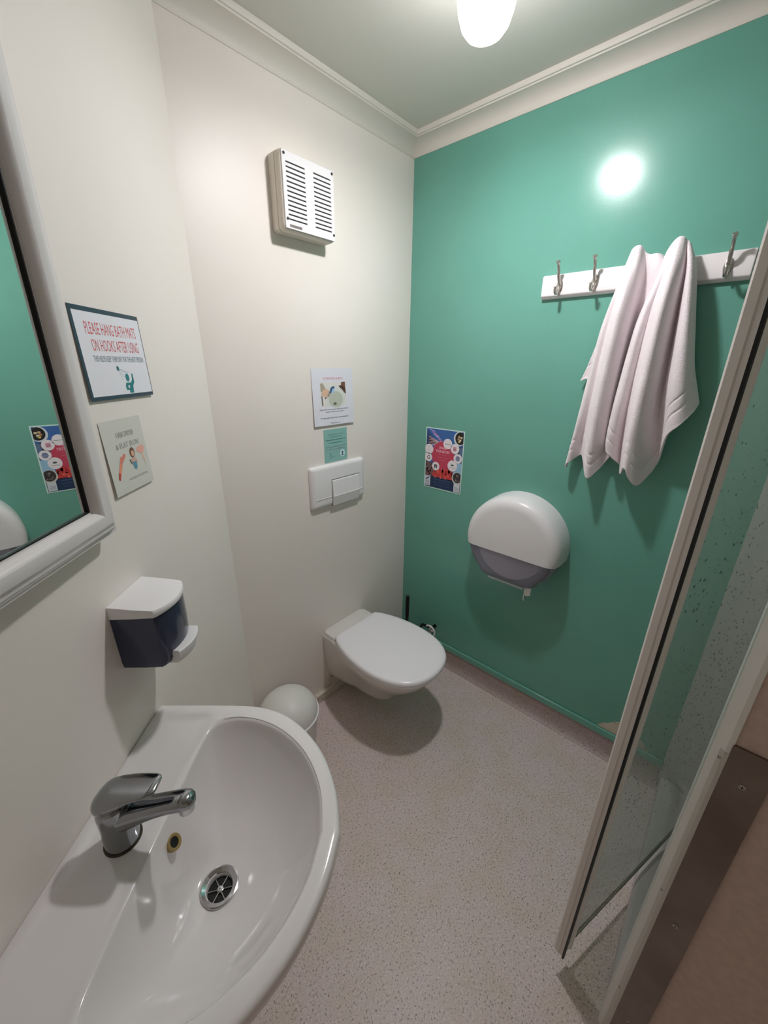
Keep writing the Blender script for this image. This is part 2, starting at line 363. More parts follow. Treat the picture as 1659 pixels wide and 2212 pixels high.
# ---------------------------------------------------------------- basin
SC = -1.515; DO = .219
FS = Fr(FC.p(SC,0,0), CU, CN, (0,0,1))          # p(t, d, z) : t along wall, d out, z height
half_o = [(0,.447),(.057,.437),(.105,.420),(.148,.397),(.183,.370),(.213,.340),(.240,.303),(.258,.262),(.267,.22),(.270,.17),(.271,.10),(.271,.0)]
half_i = [(0,.412),(.06,.402),(.105,.383),(.145,.356),(.178,.322),(.203,.285),(.219,.248),(.227,.212),(.226,.180),(.212,.153),(.185,.142),(.12,.139),(0,.139)]
def closed(h): return h[:-1]+[h[-1]]+[(-x,y) for x,y in reversed(h)]
def dens(h, n=6):
    P = [Vector((x,y,0)) for x,y in h]; return [(p.x,p.y) for p in smooth_path(P, n)]
ho = dens(half_o[:-1],6)+[half_o[-1]]; hi = dens(half_i,6)
po = ho+[(-x,y) for x,y in reversed(ho)]; pi_ = hi+[(-x,y) for x,y in reversed(hi[:-1])]
def rayhit(poly, a):
    c, s = math.cos(a), math.sin(a); best = None; n = len(poly)
    for i in range(n):
        x1,y1 = poly[i]; x2,y2 = poly[(i+1)%n]; y1 -= DO; y2 -= DO
        ex, ey = x2-x1, y2-y1; den = c*ey-s*ex
        if abs(den) < 1e-12: continue
        t = (x1*ey-y1*ex)/den; v = (x1*s-y1*c)/den
        if t > 0 and -1e-6 <= v <= 1+1e-6 and (best is None or t > best): best = t
    return best
angs = [2*PI*i/140 for i in range(140)]
ca = math.atan2(-DO,.271); angs = sorted(angs+[ca%(2*PI), (PI-ca)%(2*PI)])
RO = [rayhit(po,a) for a in angs]; RI = [rayhit(pi_,a) for a in angs]
def deckz(t, d):
    return .80 - .0065*ss(d,.012,.022)*ss(.250-abs(t),0,.02)*(1-ss(d,.115,.15))
def pt(a, r, z): return FS.p(r*math.cos(a), DO+r*math.sin(a), z)
rings = []
def ringf(fn): rings.append([fn(a,ro,ri) for a,ro,ri in zip(angs,RO,RI)])
def und(k, z):      # underside: scaled towards the drain, kept at the wall
    def f(a,ro,ri):
        x = ro*math.cos(a)*k; y = DO+ro*math.sin(a)*k
        if math.sin(a) < 0: y = DO+ro*math.sin(a)
        return FS.p(x, max(y,.0008), z)
    return f
for k,z in ((.12,.60),(.35,.605),(.55,.64),(.74,.695),(.90,.74),(.975,.765)): ringf(und(k,z))
def edge(off, z): return lambda a,ro,ri: pt(a, ro-off, z)
ringf(edge(.0015,.770)); ringf(edge(0,.776)); ringf(edge(0,.791)); ringf(edge(.0015,.7965)); ringf(edge(.005,.7995))
for t in (.12,.2,.28,.36,.45,.55,.65,.75,.84):
    def f(a,ro,ri,t=t):
        r = (ro-.005)+(ri-ro+.005)*t; x, y = r*math.cos(a), DO+r*math.sin(a)
        return FS.p(x, y, deckz(x,y)+.0012*math.sin(PI*min(1,t)))
    ringf(f)
for f_, dz in ((1.03,.0005),(1.012,.0025),(1.0,.006),(.988,.0125)):
    def f(a,ro,ri,f_=f_,dz=dz):
        r = ri*f_; x, y = r*math.cos(a), DO+r*math.sin(a); rr_ = ri; 
        zz = deckz(ri*1.03*math.cos(a), DO+ri*1.03*math.sin(a))
        return pt(a, r, zz-dz)
    ringf(f)
for f_ in (.965,.93,.89,.84,.78,.71,.63,.54,.44,.34,.24,.17):
    def f(a,ro,ri,f_=f_):
        zz = .648+(.775-.648)*(f_/.965)**3.0
        r = max(ri*f_, .023); 
        k_ = ss(r,.034,.085); return pt(a, r, zz*k_+.6432*(1-k_))
    ringf(f)
ringf(lambda a,ro,ri: pt(a,.0225,.640)); ringf(lambda a,ro,ri: pt(a,.022,.622))
bm = bmesh.new(); loft(bm, rings, cap0=True, cap1=True)
basin = obj('wash_basin', bm, M_ceramic); basin.data.set_sharp_from_angle(angle=math.radians(70))
tag(basin, 'white ceramic wash basin with rounded front mounted on the cream wall', 'basin')
bm = bmesh.new(); FSd = Fr(FS.p(0,DO,0), FS.a, FS.b, FS.n)
loft(bm, [circ(FSd,0,0,z,r,n=40) for z,r in ((.6425,.034),(.6458,.0335),(.6465,.031),(.6425,.0235),(.630,.0225),(.630,.0215))], cap0=False, cap1=False)
drain = obj('drain_flange', bm, M_chromeb, basin); drain['label'] = 'chrome drain flange'
bm = bmesh.new(); loft(bm, [circ(FSd,0,0,.6315,.0225,n=32),circ(FSd,0,0,.6325,.0225,n=32)]); obj('drain_hole', bm, M_dark, drain)
bm = bmesh.new()
for i in range(6):
    a = i*PI/3+.3; tube(bm, [FSd.p(.005*math.cos(a),.005*math.sin(a),.6345), FSd.p(.0222*math.cos(a),.0222*math.sin(a),.6345)], .0011, 8)
loft(bm, [circ(FSd,0,0,z,r,n=16) for z,r in ((.633,.0055),(.636,.0055),(.6365,.004))]); obj('drain_grate', bm, M_chromeb, drain)
# overflow on the back slope of the bowl
ow = Fr(FS.p(.012,.1495,.753), CU, (CN*.62*-1+Vector((0,0,.78))).normalized(), (CN*.78+Vector((0,0,.62))).normalized())
bm = bmesh.new(); loft(bm, [circ(ow,0,0,z,r,n=28) for z,r in ((-.006,.0135),(.0015,.0135),(.002,.012),(.001,.0085),(-.006,.008))], cap0=False, cap1=False); o = obj('overflow_ring', bm, M_brass, basin); o['label'] = 'tarnished brass overflow ring'
bm = bmesh.new(); loft(bm, [circ(ow,0,0,-.001,.0088,n=24),circ(ow,0,0,.0,.0088,n=24)]); obj('overflow_hole', bm, M_dark, o)

# ---------------------------------------------------------------- mixer tap
tap = thing('mixer_tap', 'chrome single lever mixer tap on the back ledge of the basin', 'tap', FS.p(-.005,.08,.794))
FT = Fr(FS.p(-.005,.08,0), FS.a, FS.b, FS.n)   # a along wall, b out from wall, n up
bm = bmesh.new(); loft(bm, [circ(FT,0,0,z,r,n=36) for z,r in ((.7936,.0285),(.7965,.0285),(.798,.027),(.798,.02))]); obj('base_ring', bm, mat('stained_base_ring', (70,62,48), .4, metal=.6), tap)
bm = bmesh.new(); loft(bm, [circ(FT,0,.0+o,z,rx,ry,n=36) for z,rx,ry,o in ((.797,.0262,.0262,0),(.82,.0258,.0258,0),(.845,.0255,.0256,.001),(.868,.0255,.026,.001),(.883,.0245,.025,.002),(.886,.021,.021,.002))]); obj('body', bm, M_chrome, tap)
# spout: loft along a rising path
def sect(cy, cz, rx, rz, tilt=.0, n=28, e=.8):
    out = []
    for i in range(n):
        t = 2*PI*i/n; c, s = math.cos(t), math.sin(t)
        x = rx*math.copysign(abs(c)**e,c); z = rz*math.copysign(abs(s)**e,s)
        out.append(FT.p(x, cy-z*math.sin(tilt), cz+z*math.cos(tilt)))
    return out
bm = bmesh.new()
loft(bm, [sect(.0,.850,.022,.020,.1),sect(.02,.857,.022,.020,.2),sect(.045,.867,.0195,.0165,.25),sect(.07,.876,.0175,.0135,.25),sect(.095,.884,.0165,.0125,.2),sect(.115,.889,.0165,.012,.1),sect(.126,.890,.0155,.011,0),sect(.132,.889,.012,.008,0),sect(.135,.888,.006,.004,0)]); obj('spout', bm, M_chrome, tap)
bm = bmesh.new(); loft(bm, [circ(FT,0,.119,z,r,n=24) for z,r in ((.881,.0125),(.868,.0125),(.867,.010))]); obj('aerator', bm, M_chromeb, tap)
# lever: domed cap with flat blade
bm = bmesh.new()
loft(bm, [sect(-.0235,.889,.005,.005,0),sect(-.0215,.890,.013,.010,0),sect(-.017,.892,.0195,.014,0),sect(-.009,.896,.0250,.0180,0),sect(0,.899,.0270,.0205,0),sect(.015,.904,.0275,.0185,.05),sect(.03,.9115,.0265,.0115,.15),sect(.045,.9175,.0240,.0075,.18),sect(.058,.9205,.0225,.0055,.15),sect(.072,.923,.0205,.0045,.12),sect(.080,.924,.0175,.004,.1),sect(.083,.924,.013,.002,.1)]); obj('lever', bm, M_chrome, tap)

# ---------------------------------------------------------------- framed mirror
MQ = FC.p(-1.338,1.317,.03)
mn = Vector((math.cos(-.78)*math.cos(-.015), math.sin(-.78)*math.cos(-.015), math.sin(-.015)))
ma = Vector((-mn.y, mn.x, 0)).normalized(); mb = mn.cross(ma); mb = mb if mb.z > 0 else -mb
FM = Fr(MQ, -ma, mb, mn)       # x to the left, y up, out
MW, MH = .40, .66
mir = thing('wall_mirror', 'rectangular mirror in a moulded white frame on the cream wall', 'mirror', FM.p(MW/2,0,0))
bm = bmesh.new(); fbox(bm, FM, -.006,MW+.006,-.006,MH+.006,-.006,0); o = obj('mirror_glass', bm, M_mirror, mir, smooth=False); o['label'] = 'mirror glass'
FPt = [(0,-.005),(0,.0035),(-.003,.0035),(-.004,.009),(-.010,.0165),(-.019,.020),(-.029,.0185),(-.038,.0125),(-.043,.0115),(-.045,.0075),(-.051,.004),(-.056,.0035),(-.058,-.001),(-.058,-.012),(0,-.012)]
FPt = FPt[:3]+[(q.x,q.y) for q in smooth_path([Vector((a,b,0)) for a,b in FPt[3:8]],5)]+FPt[8:]
bm = bmesh.new()
def fring(cx, cy, sx, sy): return [FM.p(cx+sx*(-o), cy+sy*(-o), z) for o, z in FPt]
R4 = [fring(0,0,-1,-1), fring(MW,0,1,-1), fring(MW,MH,1,1), fring(0,MH,-1,1)]
V4 = [[bm.verts.new(p) for p in r] for r in R4]; n = len(FPt)
for i in range(4):
    a, b = V4[i], V4[(i+1)%4]
    for j in range(n): bm.faces.new((a[j],a[(j+1)%n],b[(j+1)%n],b[j]))
fr = obj('frame', bm, M_frame, mir); fr.data.set_sharp_from_angle(angle=math.radians(32))
bm = bmesh.new()
for x0,x1,y0,y1 in ((0,MW,0,.0022),(0,.0022,0,MH),(MW-.0022,MW,0,MH),(0,MW,MH-.0022,MH)): fbox(bm, FM, x0,x1,y0,y1,0.0002,.0038)
obj('inner_bead', bm, M_black, mir, smooth=False)

# ---------------------------------------------------------------- soap dispenser
soap = thing('soap_dispenser', 'wall soap dispenser with white lid and dark blue reservoir above basin', 'soap dispenser', FC.p(-1.26,.97,0))
s0, s1 = -1.321, -1.203; sm = (s0+s1)/2
def soap_ring(z, sc, depth, bulge, n=10):
    hw = (s1-s0)/2*sc; pts = [FC.p(sm-hw, z, .0006)]
    pts.append(FC.p(sm-hw, z, depth*.55)); pts.append(FC.p(sm-hw+.002, z, depth-.004))
    for i in range(n+1):
        t = -1+2*i/n; pts.append(FC.p(sm+(hw-.006)*t, z, depth+bulge*(1-t*t)))
    pts.append(FC.p(sm+hw-.002, z, depth-.004)); pts.append(FC.p(sm+hw, z, depth*.55)); pts.append(FC.p(sm+hw, z, .0006))
    return pts
bm = bmesh.new(); loft(bm, [soap_ring(z,k,d,b) for z,k,d,b in ((.972,.86,.070,.010),(.9745,.94,.080,.012),(.985,.97,.084,.013),(1.03,.985,.086,.014),(1.103,.99,.086,.014))]); obj('reservoir', bm, M_soapblue, soap)
def lid_pt(z0s):    # lid: thick at the wall, thin at the front
    rings_ = []
    for k_, zf, zb, dd in z0s:
        base = soap_ring(0,k_,.087+dd,.016)
        out = []
        for p in base:
            d = (p-FC.p(0,0,0)).dot(CN); t = min(1,max(0,d/.105)); out.append(Vector((p.x,p.y,zb+(zf-zb)*t)))
        rings_.append(out)
    return rings_
bm = bmesh.new(); loft(bm, lid_pt([(1.0,1.095,1.092,0),(1.015,1.099,1.094,.002),(1.015,1.105,1.116,.002),(1.0,1.1075,1.1185,0),(.97,1.108,1.119,-.003)])); obj('lid', bm, M_plastic, soap)
bm = bmesh.new()
def pr_ring(z, d0, d1, w, n=8):
    pts = [FC.p(-1.285-w/2+.045, z, d0)]
    A_ = [FC.p(-1.255+w*(-.5+i/n), z, d1-.012*(2*i/n-1)**2) for i in range(n+1)]
    return [FC.p(-1.255-w/2, z, d0)]+A_+[FC.p(-1.255+w/2, z, d0)]
loft(bm, [pr_ring(z,.078,d,w) for z,d,w in ((.966,.104,.078),(.969,.110,.084),(.985,.116,.086),(.996,.117,.086),(.9985,.1145,.083))]); obj('push_lever', bm, M_plastic, soap)
bm = bmesh.new(); fbox(bm, FC, s0+.001,s0+.016,1.086,1.0885,.0006,.02); obj('hinge_clip', bm, M_plastic, soap, smooth=False)

# ---------------------------------------------------------------- extractor fan
fan = thing('extractor_fan', 'square white louvred extractor fan high on the cream wall', 'extractor fan', FA.p(-.59,2.03,0))
def rrect(f, x0,x1,y0,y1,z,r,n=6):
    out = []
    for cx,cy,a0 in ((x1-r,y1-r,0),(x0+r,y1-r,PI/2),(x0+r,y0+r,PI),(x1-r,y0+r,1.5*PI)):
        for i in range(n+1): a = a0+PI/2*i/n; out.append(f.p(cx+r*math.cos(a), cy+r*math.sin(a), z))
    return out
vx0,vx1,vz0,vz1 = -.690,-.486,1.929,2.130
bm = bmesh.new(); loft(bm, [rrect(FA,vx0+e,vx1-e,vz0+e,vz1-e,z,r) for z,e,r in ((.0006,.0,.014),(.030,.0,.014),(.031,.002,.013),(.0325,.002,.013),(.0335,0,.014),(.052,.001,.014),(.056,.004,.011),(.0565,.01,.008))], cap0=True); obj('housing', bm, M_plastic2, fan)
plate_m = M_plastic
bm = bmesh.new()
# front plate built as bars round the slots
gx = [(vx0+.018,vx0+.087),(vx0+.119,vx1-.016)]; nS = 13; zt, zb_ = vz1-.032, vz0+.030
zs = [zt-(zt-zb_)*i/(nS-1) for i in range(nS)]; h = .0021
Fz0, Fz1 = .0566, .0612
def pb(x0,x1,y0,y1): fbox(bm, FA, x0,x1,y0,y1,Fz0,Fz1)
ex0,ex1,ez0,ez1 = vx0+.006,vx1-.004,vz0+.006,vz1-.006
pb(ex0,ex1,zs[0]+h,ez1); pb(ex0,ex1,ez0,zs[-1]-h)
pb(ex0,gx[0][0],zs[-1]-h,zs[0]+h); pb(gx[0][1],gx[1][0],zs[-1]-h,zs[0]+h); pb(gx[1][1],ex1,zs[-1]-h,zs[0]+h)
for a,b in gx:
    for i in range(nS-1): pb(a,b,zs[i+1]+h,zs[i]-h)
bmesh.ops.remove_doubles(bm, verts=bm.verts, dist=1e-5)
obj('grille', bm, M_plastic, fan, smooth=False)
bm = bmesh.new(); fbox(bm, FA, vx0+.014,vx1-.012,vz0+.02,vz1-.024,.0566,.0572); obj('filter', bm, mat('grey_slot_backing',(70,66,72),.9), fan, smooth=False)  # plain dark grey sheet directly behind the grille slots
for x,z in ((vx0+.013,vz1-.014),(vx1-.010,vz1-.014),(vx0+.013,vz0+.030),(vx1-.009,vz0+.022)): screw('screw', FA, x,z,Fz1,.0038,fan,M_black)
bm = bmesh.new(); fbox(bm, FA, vx0+.02,vx0+.065,vz0+.010,vz0+.017,Fz1,Fz1+.0003); obj('rating_mark', bm, flat((120,112,110)), fan, smooth=False)

# ---------------------------------------------------------------- printed sheets
class Sheet:
    def __init__(s, name, f, w, h, rgb, tilt=0.0, rough=.45):
        s.name, s.w, s.h = name, w, h; b = (f.b+f.n*0).normalized()
        b2 = (f.b*math.cos(tilt)-f.n*math.sin(tilt)).normalized(); n2 = (f.n*math.cos(tilt)+f.b*math.sin(tilt)).normalized()
        s.f = Fr(f.o+f.n*(.0012+abs(math.sin(tilt))*h/2), f.a, b2, n2); s.bm = bmesh.new(); s.m = []; s.base = flat(rgb, rough)
        i = s.mi(s.base); fbox(s.bm, s.f, -w/2,w/2,-h/2,h/2,-.0004,0,i)
    def mi(s, m):
        if m not in s.m: s.m.append(m)
        return s.m.index(m)
    def poly(s, pts, rgb, L=1):
        f = s.bm.faces.new([s.bm.verts.new(s.f.p(x,y,L*.00018)) for x,y in pts]); f.material_index = s.mi(flat(rgb))
    def rect(s, x0,x1,y0,y1, rgb, L=1): s.poly([(x0,y0),(x1,y0),(x1,y1),(x0,y1)], rgb, L)
    def ell(s, cx,cy,rx,ry, rgb, L=1, n=24, clip=None):
        pts = [(cx+rx*math.cos(2*PI*i/n), cy+ry*math.sin(2*PI*i/n)) for i in range(n)]
        if clip: pts = [(max(clip[0],min(clip[1],x)), max(clip[2],min(clip[3],y))) for x,y in pts]
        s.poly(pts, rgb, L)
    def line(s, pts, wd, rgb, L=1):
        for (x0,y0),(x1,y1) in zip(pts, pts[1:]):
            dx,dy = x1-x0,y1-y0; l = math.hypot(dx,dy) or 1; nx,ny = -dy/l*wd/2, dx/l*wd/2
            s.poly([(x0+nx,y0+ny),(x1+nx,y1+ny),(x1-nx,y1-ny),(x0-nx,y0-ny)], rgb, L)
    def text(s, txt, cx, cy, h, wd, rgb, L=2, rot=0, bold=0):
        c = bpy.data.curves.new('t','FONT'); c.body = txt; c.size = 1; c.resolution_u = 2; c.offset = bold
        o = bpy.data.objects.new('t', c); COL.objects.link(o); bpy.context.view_layer.update()
        me = bpy.data.meshes.new_from_object(o.evaluated_get(bpy.context.evaluated_depsgraph_get()))
        xs = [v.co.x for v in me.vertices]; ys = [v.co.y for v in me.vertices]
        x0,x1 = min(xs),max(xs); sx = wd/(x1-x0); sy = h/.72; cr, sr = math.cos(rot), math.sin(rot)
        vs = []
        for v in me.vertices:
            px, py = (v.co.x-(x0+x1)/2)*sx, (v.co.y-.36)*sy
            vs.append(s.bm.verts.new(s.f.p(cx+px*cr-py*sr, cy+px*sr+py*cr, L*.00018)))
        i = s.mi(flat(rgb))
        for p in me.polygons:
            try: s.bm.faces.new([vs[k] for k in p.vertices]).material_index = i
            except ValueError: pass
        bpy.data.objects.remove(o); bpy.data.curves.remove(c); bpy.data.meshes.remove(me)
    def done(s, label, cat):
        me = bpy.data.meshes.new(s.name); s.bm.to_mesh(me); s.bm.free()
        for m in s.m: me.materials.append(m)
        o = bpy.data.objects.new(s.name, me); COL.objects.link(o); return tag(o, label, cat)
def fr_at(F, x, y, rot=0):
    a = F.a*math.cos(rot)+F.b*math.sin(rot); b = F.b*math.cos(rot)-F.a*math.sin(rot); return Fr(F.p(x,y,0), a, b, F.n)

# bath mat sign (landscape, dark border) on wall C
RED, NAVY, TEAL = (214,84,86), (62,82,98), (40,128,132)
sh = Sheet('bath_mat_notice', fr_at(FC,-1.1265,1.5625,-.005), .2,.157, (54,74,88), tilt=.025, rough=.25)
sh.rect(-.0935,.0975,-.0715,.0705,(232,232,240))
sh.text('PLEASE HANG BATH MATS', .004,.045,.021,.150, (216,92,92), bold=-.004)
sh.text('ON HOOKS AFTER USING', .008,.017,.021,.142, (216,92,92), bold=-.004)
sh.text('THIS HELPS KEEP THEM DRY FOR THE NEXT PERSON', .010,-.006,.0105,.155, (104,128,140))
sh.ell(.018,-.0405,.0060,.0078,TEAL,2)
sh.poly([(.010,-.050),(.026,-.050),(.032,-.045),(.034,-.033),(.038,-.033),(.038,-.050),(.032,-.056),(.0295,-.070),(.0165,-.070),(.0165,-.064),(.008,-.064),(.0065,-.057)], TEAL, 2)
sh.poly([(.0135,-.056),(.020,-.055),(.0185,-.0605),(.0165,-.061)], (232,232,240), 3)
sh.ell(-.006,-.023,.0038,.0045,(60,110,118),2)
for (x1,y1) in ((.028,-.032),(.018,-.032),(.010,-.040),(.003,-.047)):
    for k in range(4):
        t0, t1 = .12+.22*k, .12+.22*k+.15
        sh.line([(-.006+(x1+.006)*t0,-.023+(y1+.023)*t0),(-.006+(x1+.006)*t1,-.023+(y1+.023)*t1)], .0008, (96,150,150), 2)
sh.done('dark bordered white notice about hanging bath mats on the cream wall', 'notice')
# hair dryer sign
sh = Sheet('hair_tool_notice', fr_at(FC,-1.1575,1.375,.0), .130,.143, (214,214,206), tilt=.03, rough=.4)
G = (160,160,156)
sh.text('HAIR DRYER', .004,.042,.011,.056,G); sh.text('& FLAT IRON', .004,.021,.011,.074,G)
sh.poly([(-.047,-.034),(-.041,-.038),(-.020,-.004),(-.027,.002)], (234,150,124),2); sh.poly([(-.049,-.040),(-.044,-.043),(-.039,-.030),(-.044,-.027)], (196,84,76),3)
sh.poly([(-.034,-.010),(-.028,-.014),(-.010,.0),(-.015,.006)], (222,140,124),3)
sh.poly([(.028,.008),(.052,.012),(.056,.005),(.050,-.006),(.038,-.004),(.030,-.001)], (238,176,164),2); sh.poly([(.042,-.004),(.047,-.005),(.051,-.024),(.047,-.024)], (238,196,170),2)
sh.line([(.049,-.024),(.050,-.034),(.044,-.038)], .0012, (222,214,190), 2)
sh.ell(.012,.002,.0085,.0105,(120,84,66),2); sh.ell(.013,.0,.0048,.0062,(226,178,150),3)
sh.poly([(.006,-.009),(.019,-.009),(.024,-.020),(.020,-.022),(.018,-.017),(.007,-.017),(.004,-.020)], (214,178,160),3)
sh.poly([(.006,-.017),(.019,-.017),(.019,-.029),(.013,-.034),(.008,-.029)], (96,150,176),3); sh.line([(-.001,-.010),(.003,-.020)],.002,(70,60,60),3)
sh.text('AVAILABLE AT RECEPTION', .016,-.048,.0048,.066,(176,176,172))
sh.done('pale grey illustrated hair dryer and flat iron notice beside the mirror', 'notice')
# toilet notice on wall A
sh = Sheet('toilet_cleaning_notice', fr_at(FA,-.4725,1.4285,.0), .207,.212, (228,228,238), tilt=.03)
sh.text('ATTENTION GUESTS', 0,.070,.0085,.100,(224,120,140))
sh.rect(-.065,.065,-.034,.056,(228,226,222),1)
sh.poly([(-.065,.052),(-.052,.053),(-.038,.030),(-.050,.020),(-.064,.022)], (176,166,150),2)
sh.poly([(-.064,.014),(-.050,.030),(-.034,.032),(-.022,.024),(-.018,.008),(-.030,.0),(-.048,.004),(-.060,.010)], (228,188,160),3)
sh.poly([(-.063,.006),(-.058,.008),(-.055,-.030),(-.061,-.030)], (120,104,108),3); sh.poly([(-.048,.002),(-.036,.0),(-.042,-.006)], (96,72,70),4)
sh.poly([(.042,.056),(.062,.056),(.063,.020),(.052,.032),(.030,.042),(.040,.044)], (120,84,68),2); sh.poly([(.026,.042),(.064,.008),(.064,.026),(.05,.040)], (92,66,60),2)
sh.ell(.012,-.002,.047,.040,(218,222,218),3); sh.ell(.010,-.008,.036,.030,(196,200,186),4); sh.ell(.004,-.025,.009,.005,(110,110,104),5)
sh.poly([(-.022,.016),(-.014,.036),(.002,.042),(.006,.036),(-.006,.030),(-.014,.014)], (52,92,132),5); sh.poly([(-.012,.016),(-.004,.032),(.008,.036),(.002,.018)], (168,204,232),5)
K = (70,72,80)
sh.text('Please help us to keep the bathroom clean by', 0,-.045,.0048,.148,K,bold=.006); sh.text('using the toilet brush provided', 0,-.054,.0048,.092,K,bold=.006)
sh.text('We appreciate your help and consideration', .0,-.077,.0052,.146,K,bold=.008); sh.text('Thank you!', 0,-.098,.005,.046,K,bold=.006)
sh.done('white paper notice with toilet cleaning picture above the teal card', 'notice')
# teal card
sh = Sheet('teal_card', fr_at(FA,-.468,1.238,.0), .124,.134, (142,192,186))
for y,wd,c in ((.046,.078,(84,140,136)),(.036,.066,(84,140,136)),(.024,.104,(30,84,88)),(.012,.072,(30,84,88)),(-.004,.108,(140,120,130)),(-.014,.098,(150,110,124))):
    sh.text({.046:'Did you know the toilet has',.036:'a half flush button',.024:'Please flush toilet paper only',.012:'and nothing else thank you',-.004:'For all other items please use the bin',-.014:'or ask us at reception'}[y], 0,y,.0048,wd,c,bold=.006)
sh.ell(.034,-.037,.0135,.0155,(216,236,240),2); sh.ell(.034,-.034,.005,.006,(70,110,130),3); sh.ell(.034,-.044,.0055,.004,(70,110,130),3)
sh.line([(-.036,-.050),(-.036,-.042),(-.032,-.036),(-.031,-.028),(-.029,-.036),(-.025,-.042),(-.025,-.050),(-.036,-.050)], .0011, (60,104,104),2); sh.line([(-.021,-.046),(-.010,-.045)],.0012,(60,104,104),2)
sh.done('small teal card with small print tucked just above the flush plate', 'card')
# poster on wall B
PW, PH = .210,.292
sh = Sheet('review_poster', fr_at(FB,.2225,1.130,.0), PW,PH, (206,232,226), rough=.3)
x0,x1,y0,y1 = -PW/2+.005,PW/2-.005,-PH/2+.005,PH/2-.005; cl = (x0,x1,y0,y1)
sh.rect(x0,x1,y0,y1,(60,104,168))
for i in range(9):
    sh.poly([(x0,y1-.006-i*.008),(x0,y1-.012-i*.008),(x0+.02+.008*i,y1-.02-i*.006)], (44,66,116) if i%2 else (30,40,70),2)
for i in range(7): sh.line([(x0+.016+i*.012,y1-.004-.010*i),(x0+.046+i*.012,y1-.012-.011*i)], .005, ((150,158,210),(176,130,190),(214,170,206))[i%3],2)
sh.poly([(x0+.012,y1-.035),(x0+.030,y1-.040),(.012,y1-.072),(-.01,y1-.080),(x0+.012,y1-.075)], (206,176,186),2)
sh.rect(.058,x1,-.0,.074,(58,44,80),2); sh.poly([(x1-.022,.0),(x1,.0),(x1,.072),(x1-.014,.072)], (92,116,150),3)
sh.rect(x0,x0+.016,-.02,.07,(40,52,70),2)
sh.poly([(x0,-.02),(.0,-.02),(.0,y0+.05),(x0,y0+.05)], (110,88,92),2)
for i in range(26):
    px,py = x0+.006+random.random()*.06, y0+.056+random.random()*.062
    sh.ell(px,py,.004+random.random()*.005,.003+random.random()*.004, random.choice(((150,118,108),(84,66,66),(196,160,130),(64,56,60),(140,90,80))),3,8)
sh.rect(.058,x1,-.062,.0,(150,192,220),3); sh.rect(.052,x1,-.09,-.055,(202,190,140),3)
sh.poly([(-.012,-.025),(.05,-.03),(.066,y0+.05),(-.06,y0+.058),(-.04,-.02)], (200,62,66),4)
for i in range(22):
    px = -.045+random.random()*.1; py = y0+.056+random.random()*.045
    sh.ell(px,py,.004+random.random()*.004,.006+random.random()*.007, random.choice(((216,74,72),(178,48,56),(230,96,78),(150,62,60))),5,8)
sh.rect(x0,x1,y0,y0+.054,(30,52,86),4)
sh.rect(x0+.0,x0+.032,y0+.004,y0+.054,(206,210,226),5); sh.rect(x1-.034,x1-.002,y0+.002,y0+.054,(206,212,220),5)
sh.poly([(x0+.004,y0+.036),(x0+.022,y0+.050),(x0+.026,y0+.046),(x0+.008,y0+.032)], (60,60,70),6)
for k in range(4): sh.rect(x0+.004,x0+.026,y0+.008+k*.006,y0+.0105+k*.006,(150,154,168),6)
for k in range(3): sh.rect(x1-.030,x1-.008,y0+.010+k*.006,y0+.0125+k*.006,(160,166,178),6)
sh.text('Tag us in your holiday photos', -.002,y0+.044,.006,.098,(96,120,160),5); sh.text('Leave a review and let us know', -.002,y0+.030,.006,.098,(84,108,150),5)
sh.text('what you loved about your stay', -.002,y0+.017,.006,.09,(70,96,140),5)
for i in range(20):
    a0, a1 = 2*PI*i/20, 2*PI*(i+1)/20
def badge(px,py,r,mark=None):
    sh.ell(px,py,r,r*1.0,(236,228,234),7)
CXp,CYp = -.004,.022
sh.ell(CXp,CYp,.062,.066,(196,66,92),6)
for (px,py,r) in ((.020,.080,.024),(.060,.062,.023),(.078,.020,.022),(.052,-.018,.026),(-.082,.044,.024),(-.084,.004,.021),(-.040,-.034,.021)): badge(px,py,r)
sh.ell(.080,.110,.030,.032,(214,220,226),4,clip=cl); sh.ell(.084,.112,.026,.028,(34,34,32),5,clip=cl)
for px,py,c in ((.078,.118,(206,170,130)),(.074,.108,(176,130,96)),(.084,.104,(226,214,196)),(.090,.116,(214,196,160)),(.080,.098,(232,206,120))): sh.ell(px,py,.006,.005,c,6,10)
sh.ell(.080,-.072,.027,.029,(206,204,196),6,clip=cl); sh.ell(.082,-.070,.023,.025,(60,54,56),7,clip=cl)
for i in range(14): sh.ell(.072+random.random()*.022,-.085+random.random()*.03,.0035,.003,random.choice(((120,112,112),(36,32,36),(150,140,132))),8,8)
sh.rect(-.048,-.032,-.042,-.026,(30,26,34),8); sh.text('f', -.039,-.036,.013,.007,(240,236,240),9,bold=.03)
sh.text('G', -.084,.004,.018,.017,(96,100,96),8,bold=.02)
sh.rect(.050,.068,.052,.072,(206,150,168),8); sh.text('we', .059,.061,.009,.012,(120,84,100),9)
sh.ell(.078,.020,.0115,.012,(116,126,160),8); sh.text('tripadvisor'[:4], .078,.019,.005,.016,(190,196,214),9)
sh.ell(.052,-.015,.008,.004,(62,88,80),8); sh.rect(.036,.068,-.028,-.0265,(120,140,124),8)
sh.rect(.004,.036,.078,.080,(120,140,130),8)
sh.line([(-.088,.036),(-.082,.056),(-.076,.036),(-.088,.036)],.001,(176,176,180),8)
sh.text('SHARE', -.006,.058,.0115,.040,(244,188,202),8,bold=.02); sh.text('YOUR #STORY', -.004,.041,.0125,.078,(244,188,202),8,bold=.02)
sh.text('Tell us about it on', -.004,.026,.006,.044,(220,130,146),8); sh.text('your favourite channel', -.004,.013,.006,.054,(220,130,146),8); sh.text('#ourstay', -.004,.0,.006,.034,(220,130,146),8)
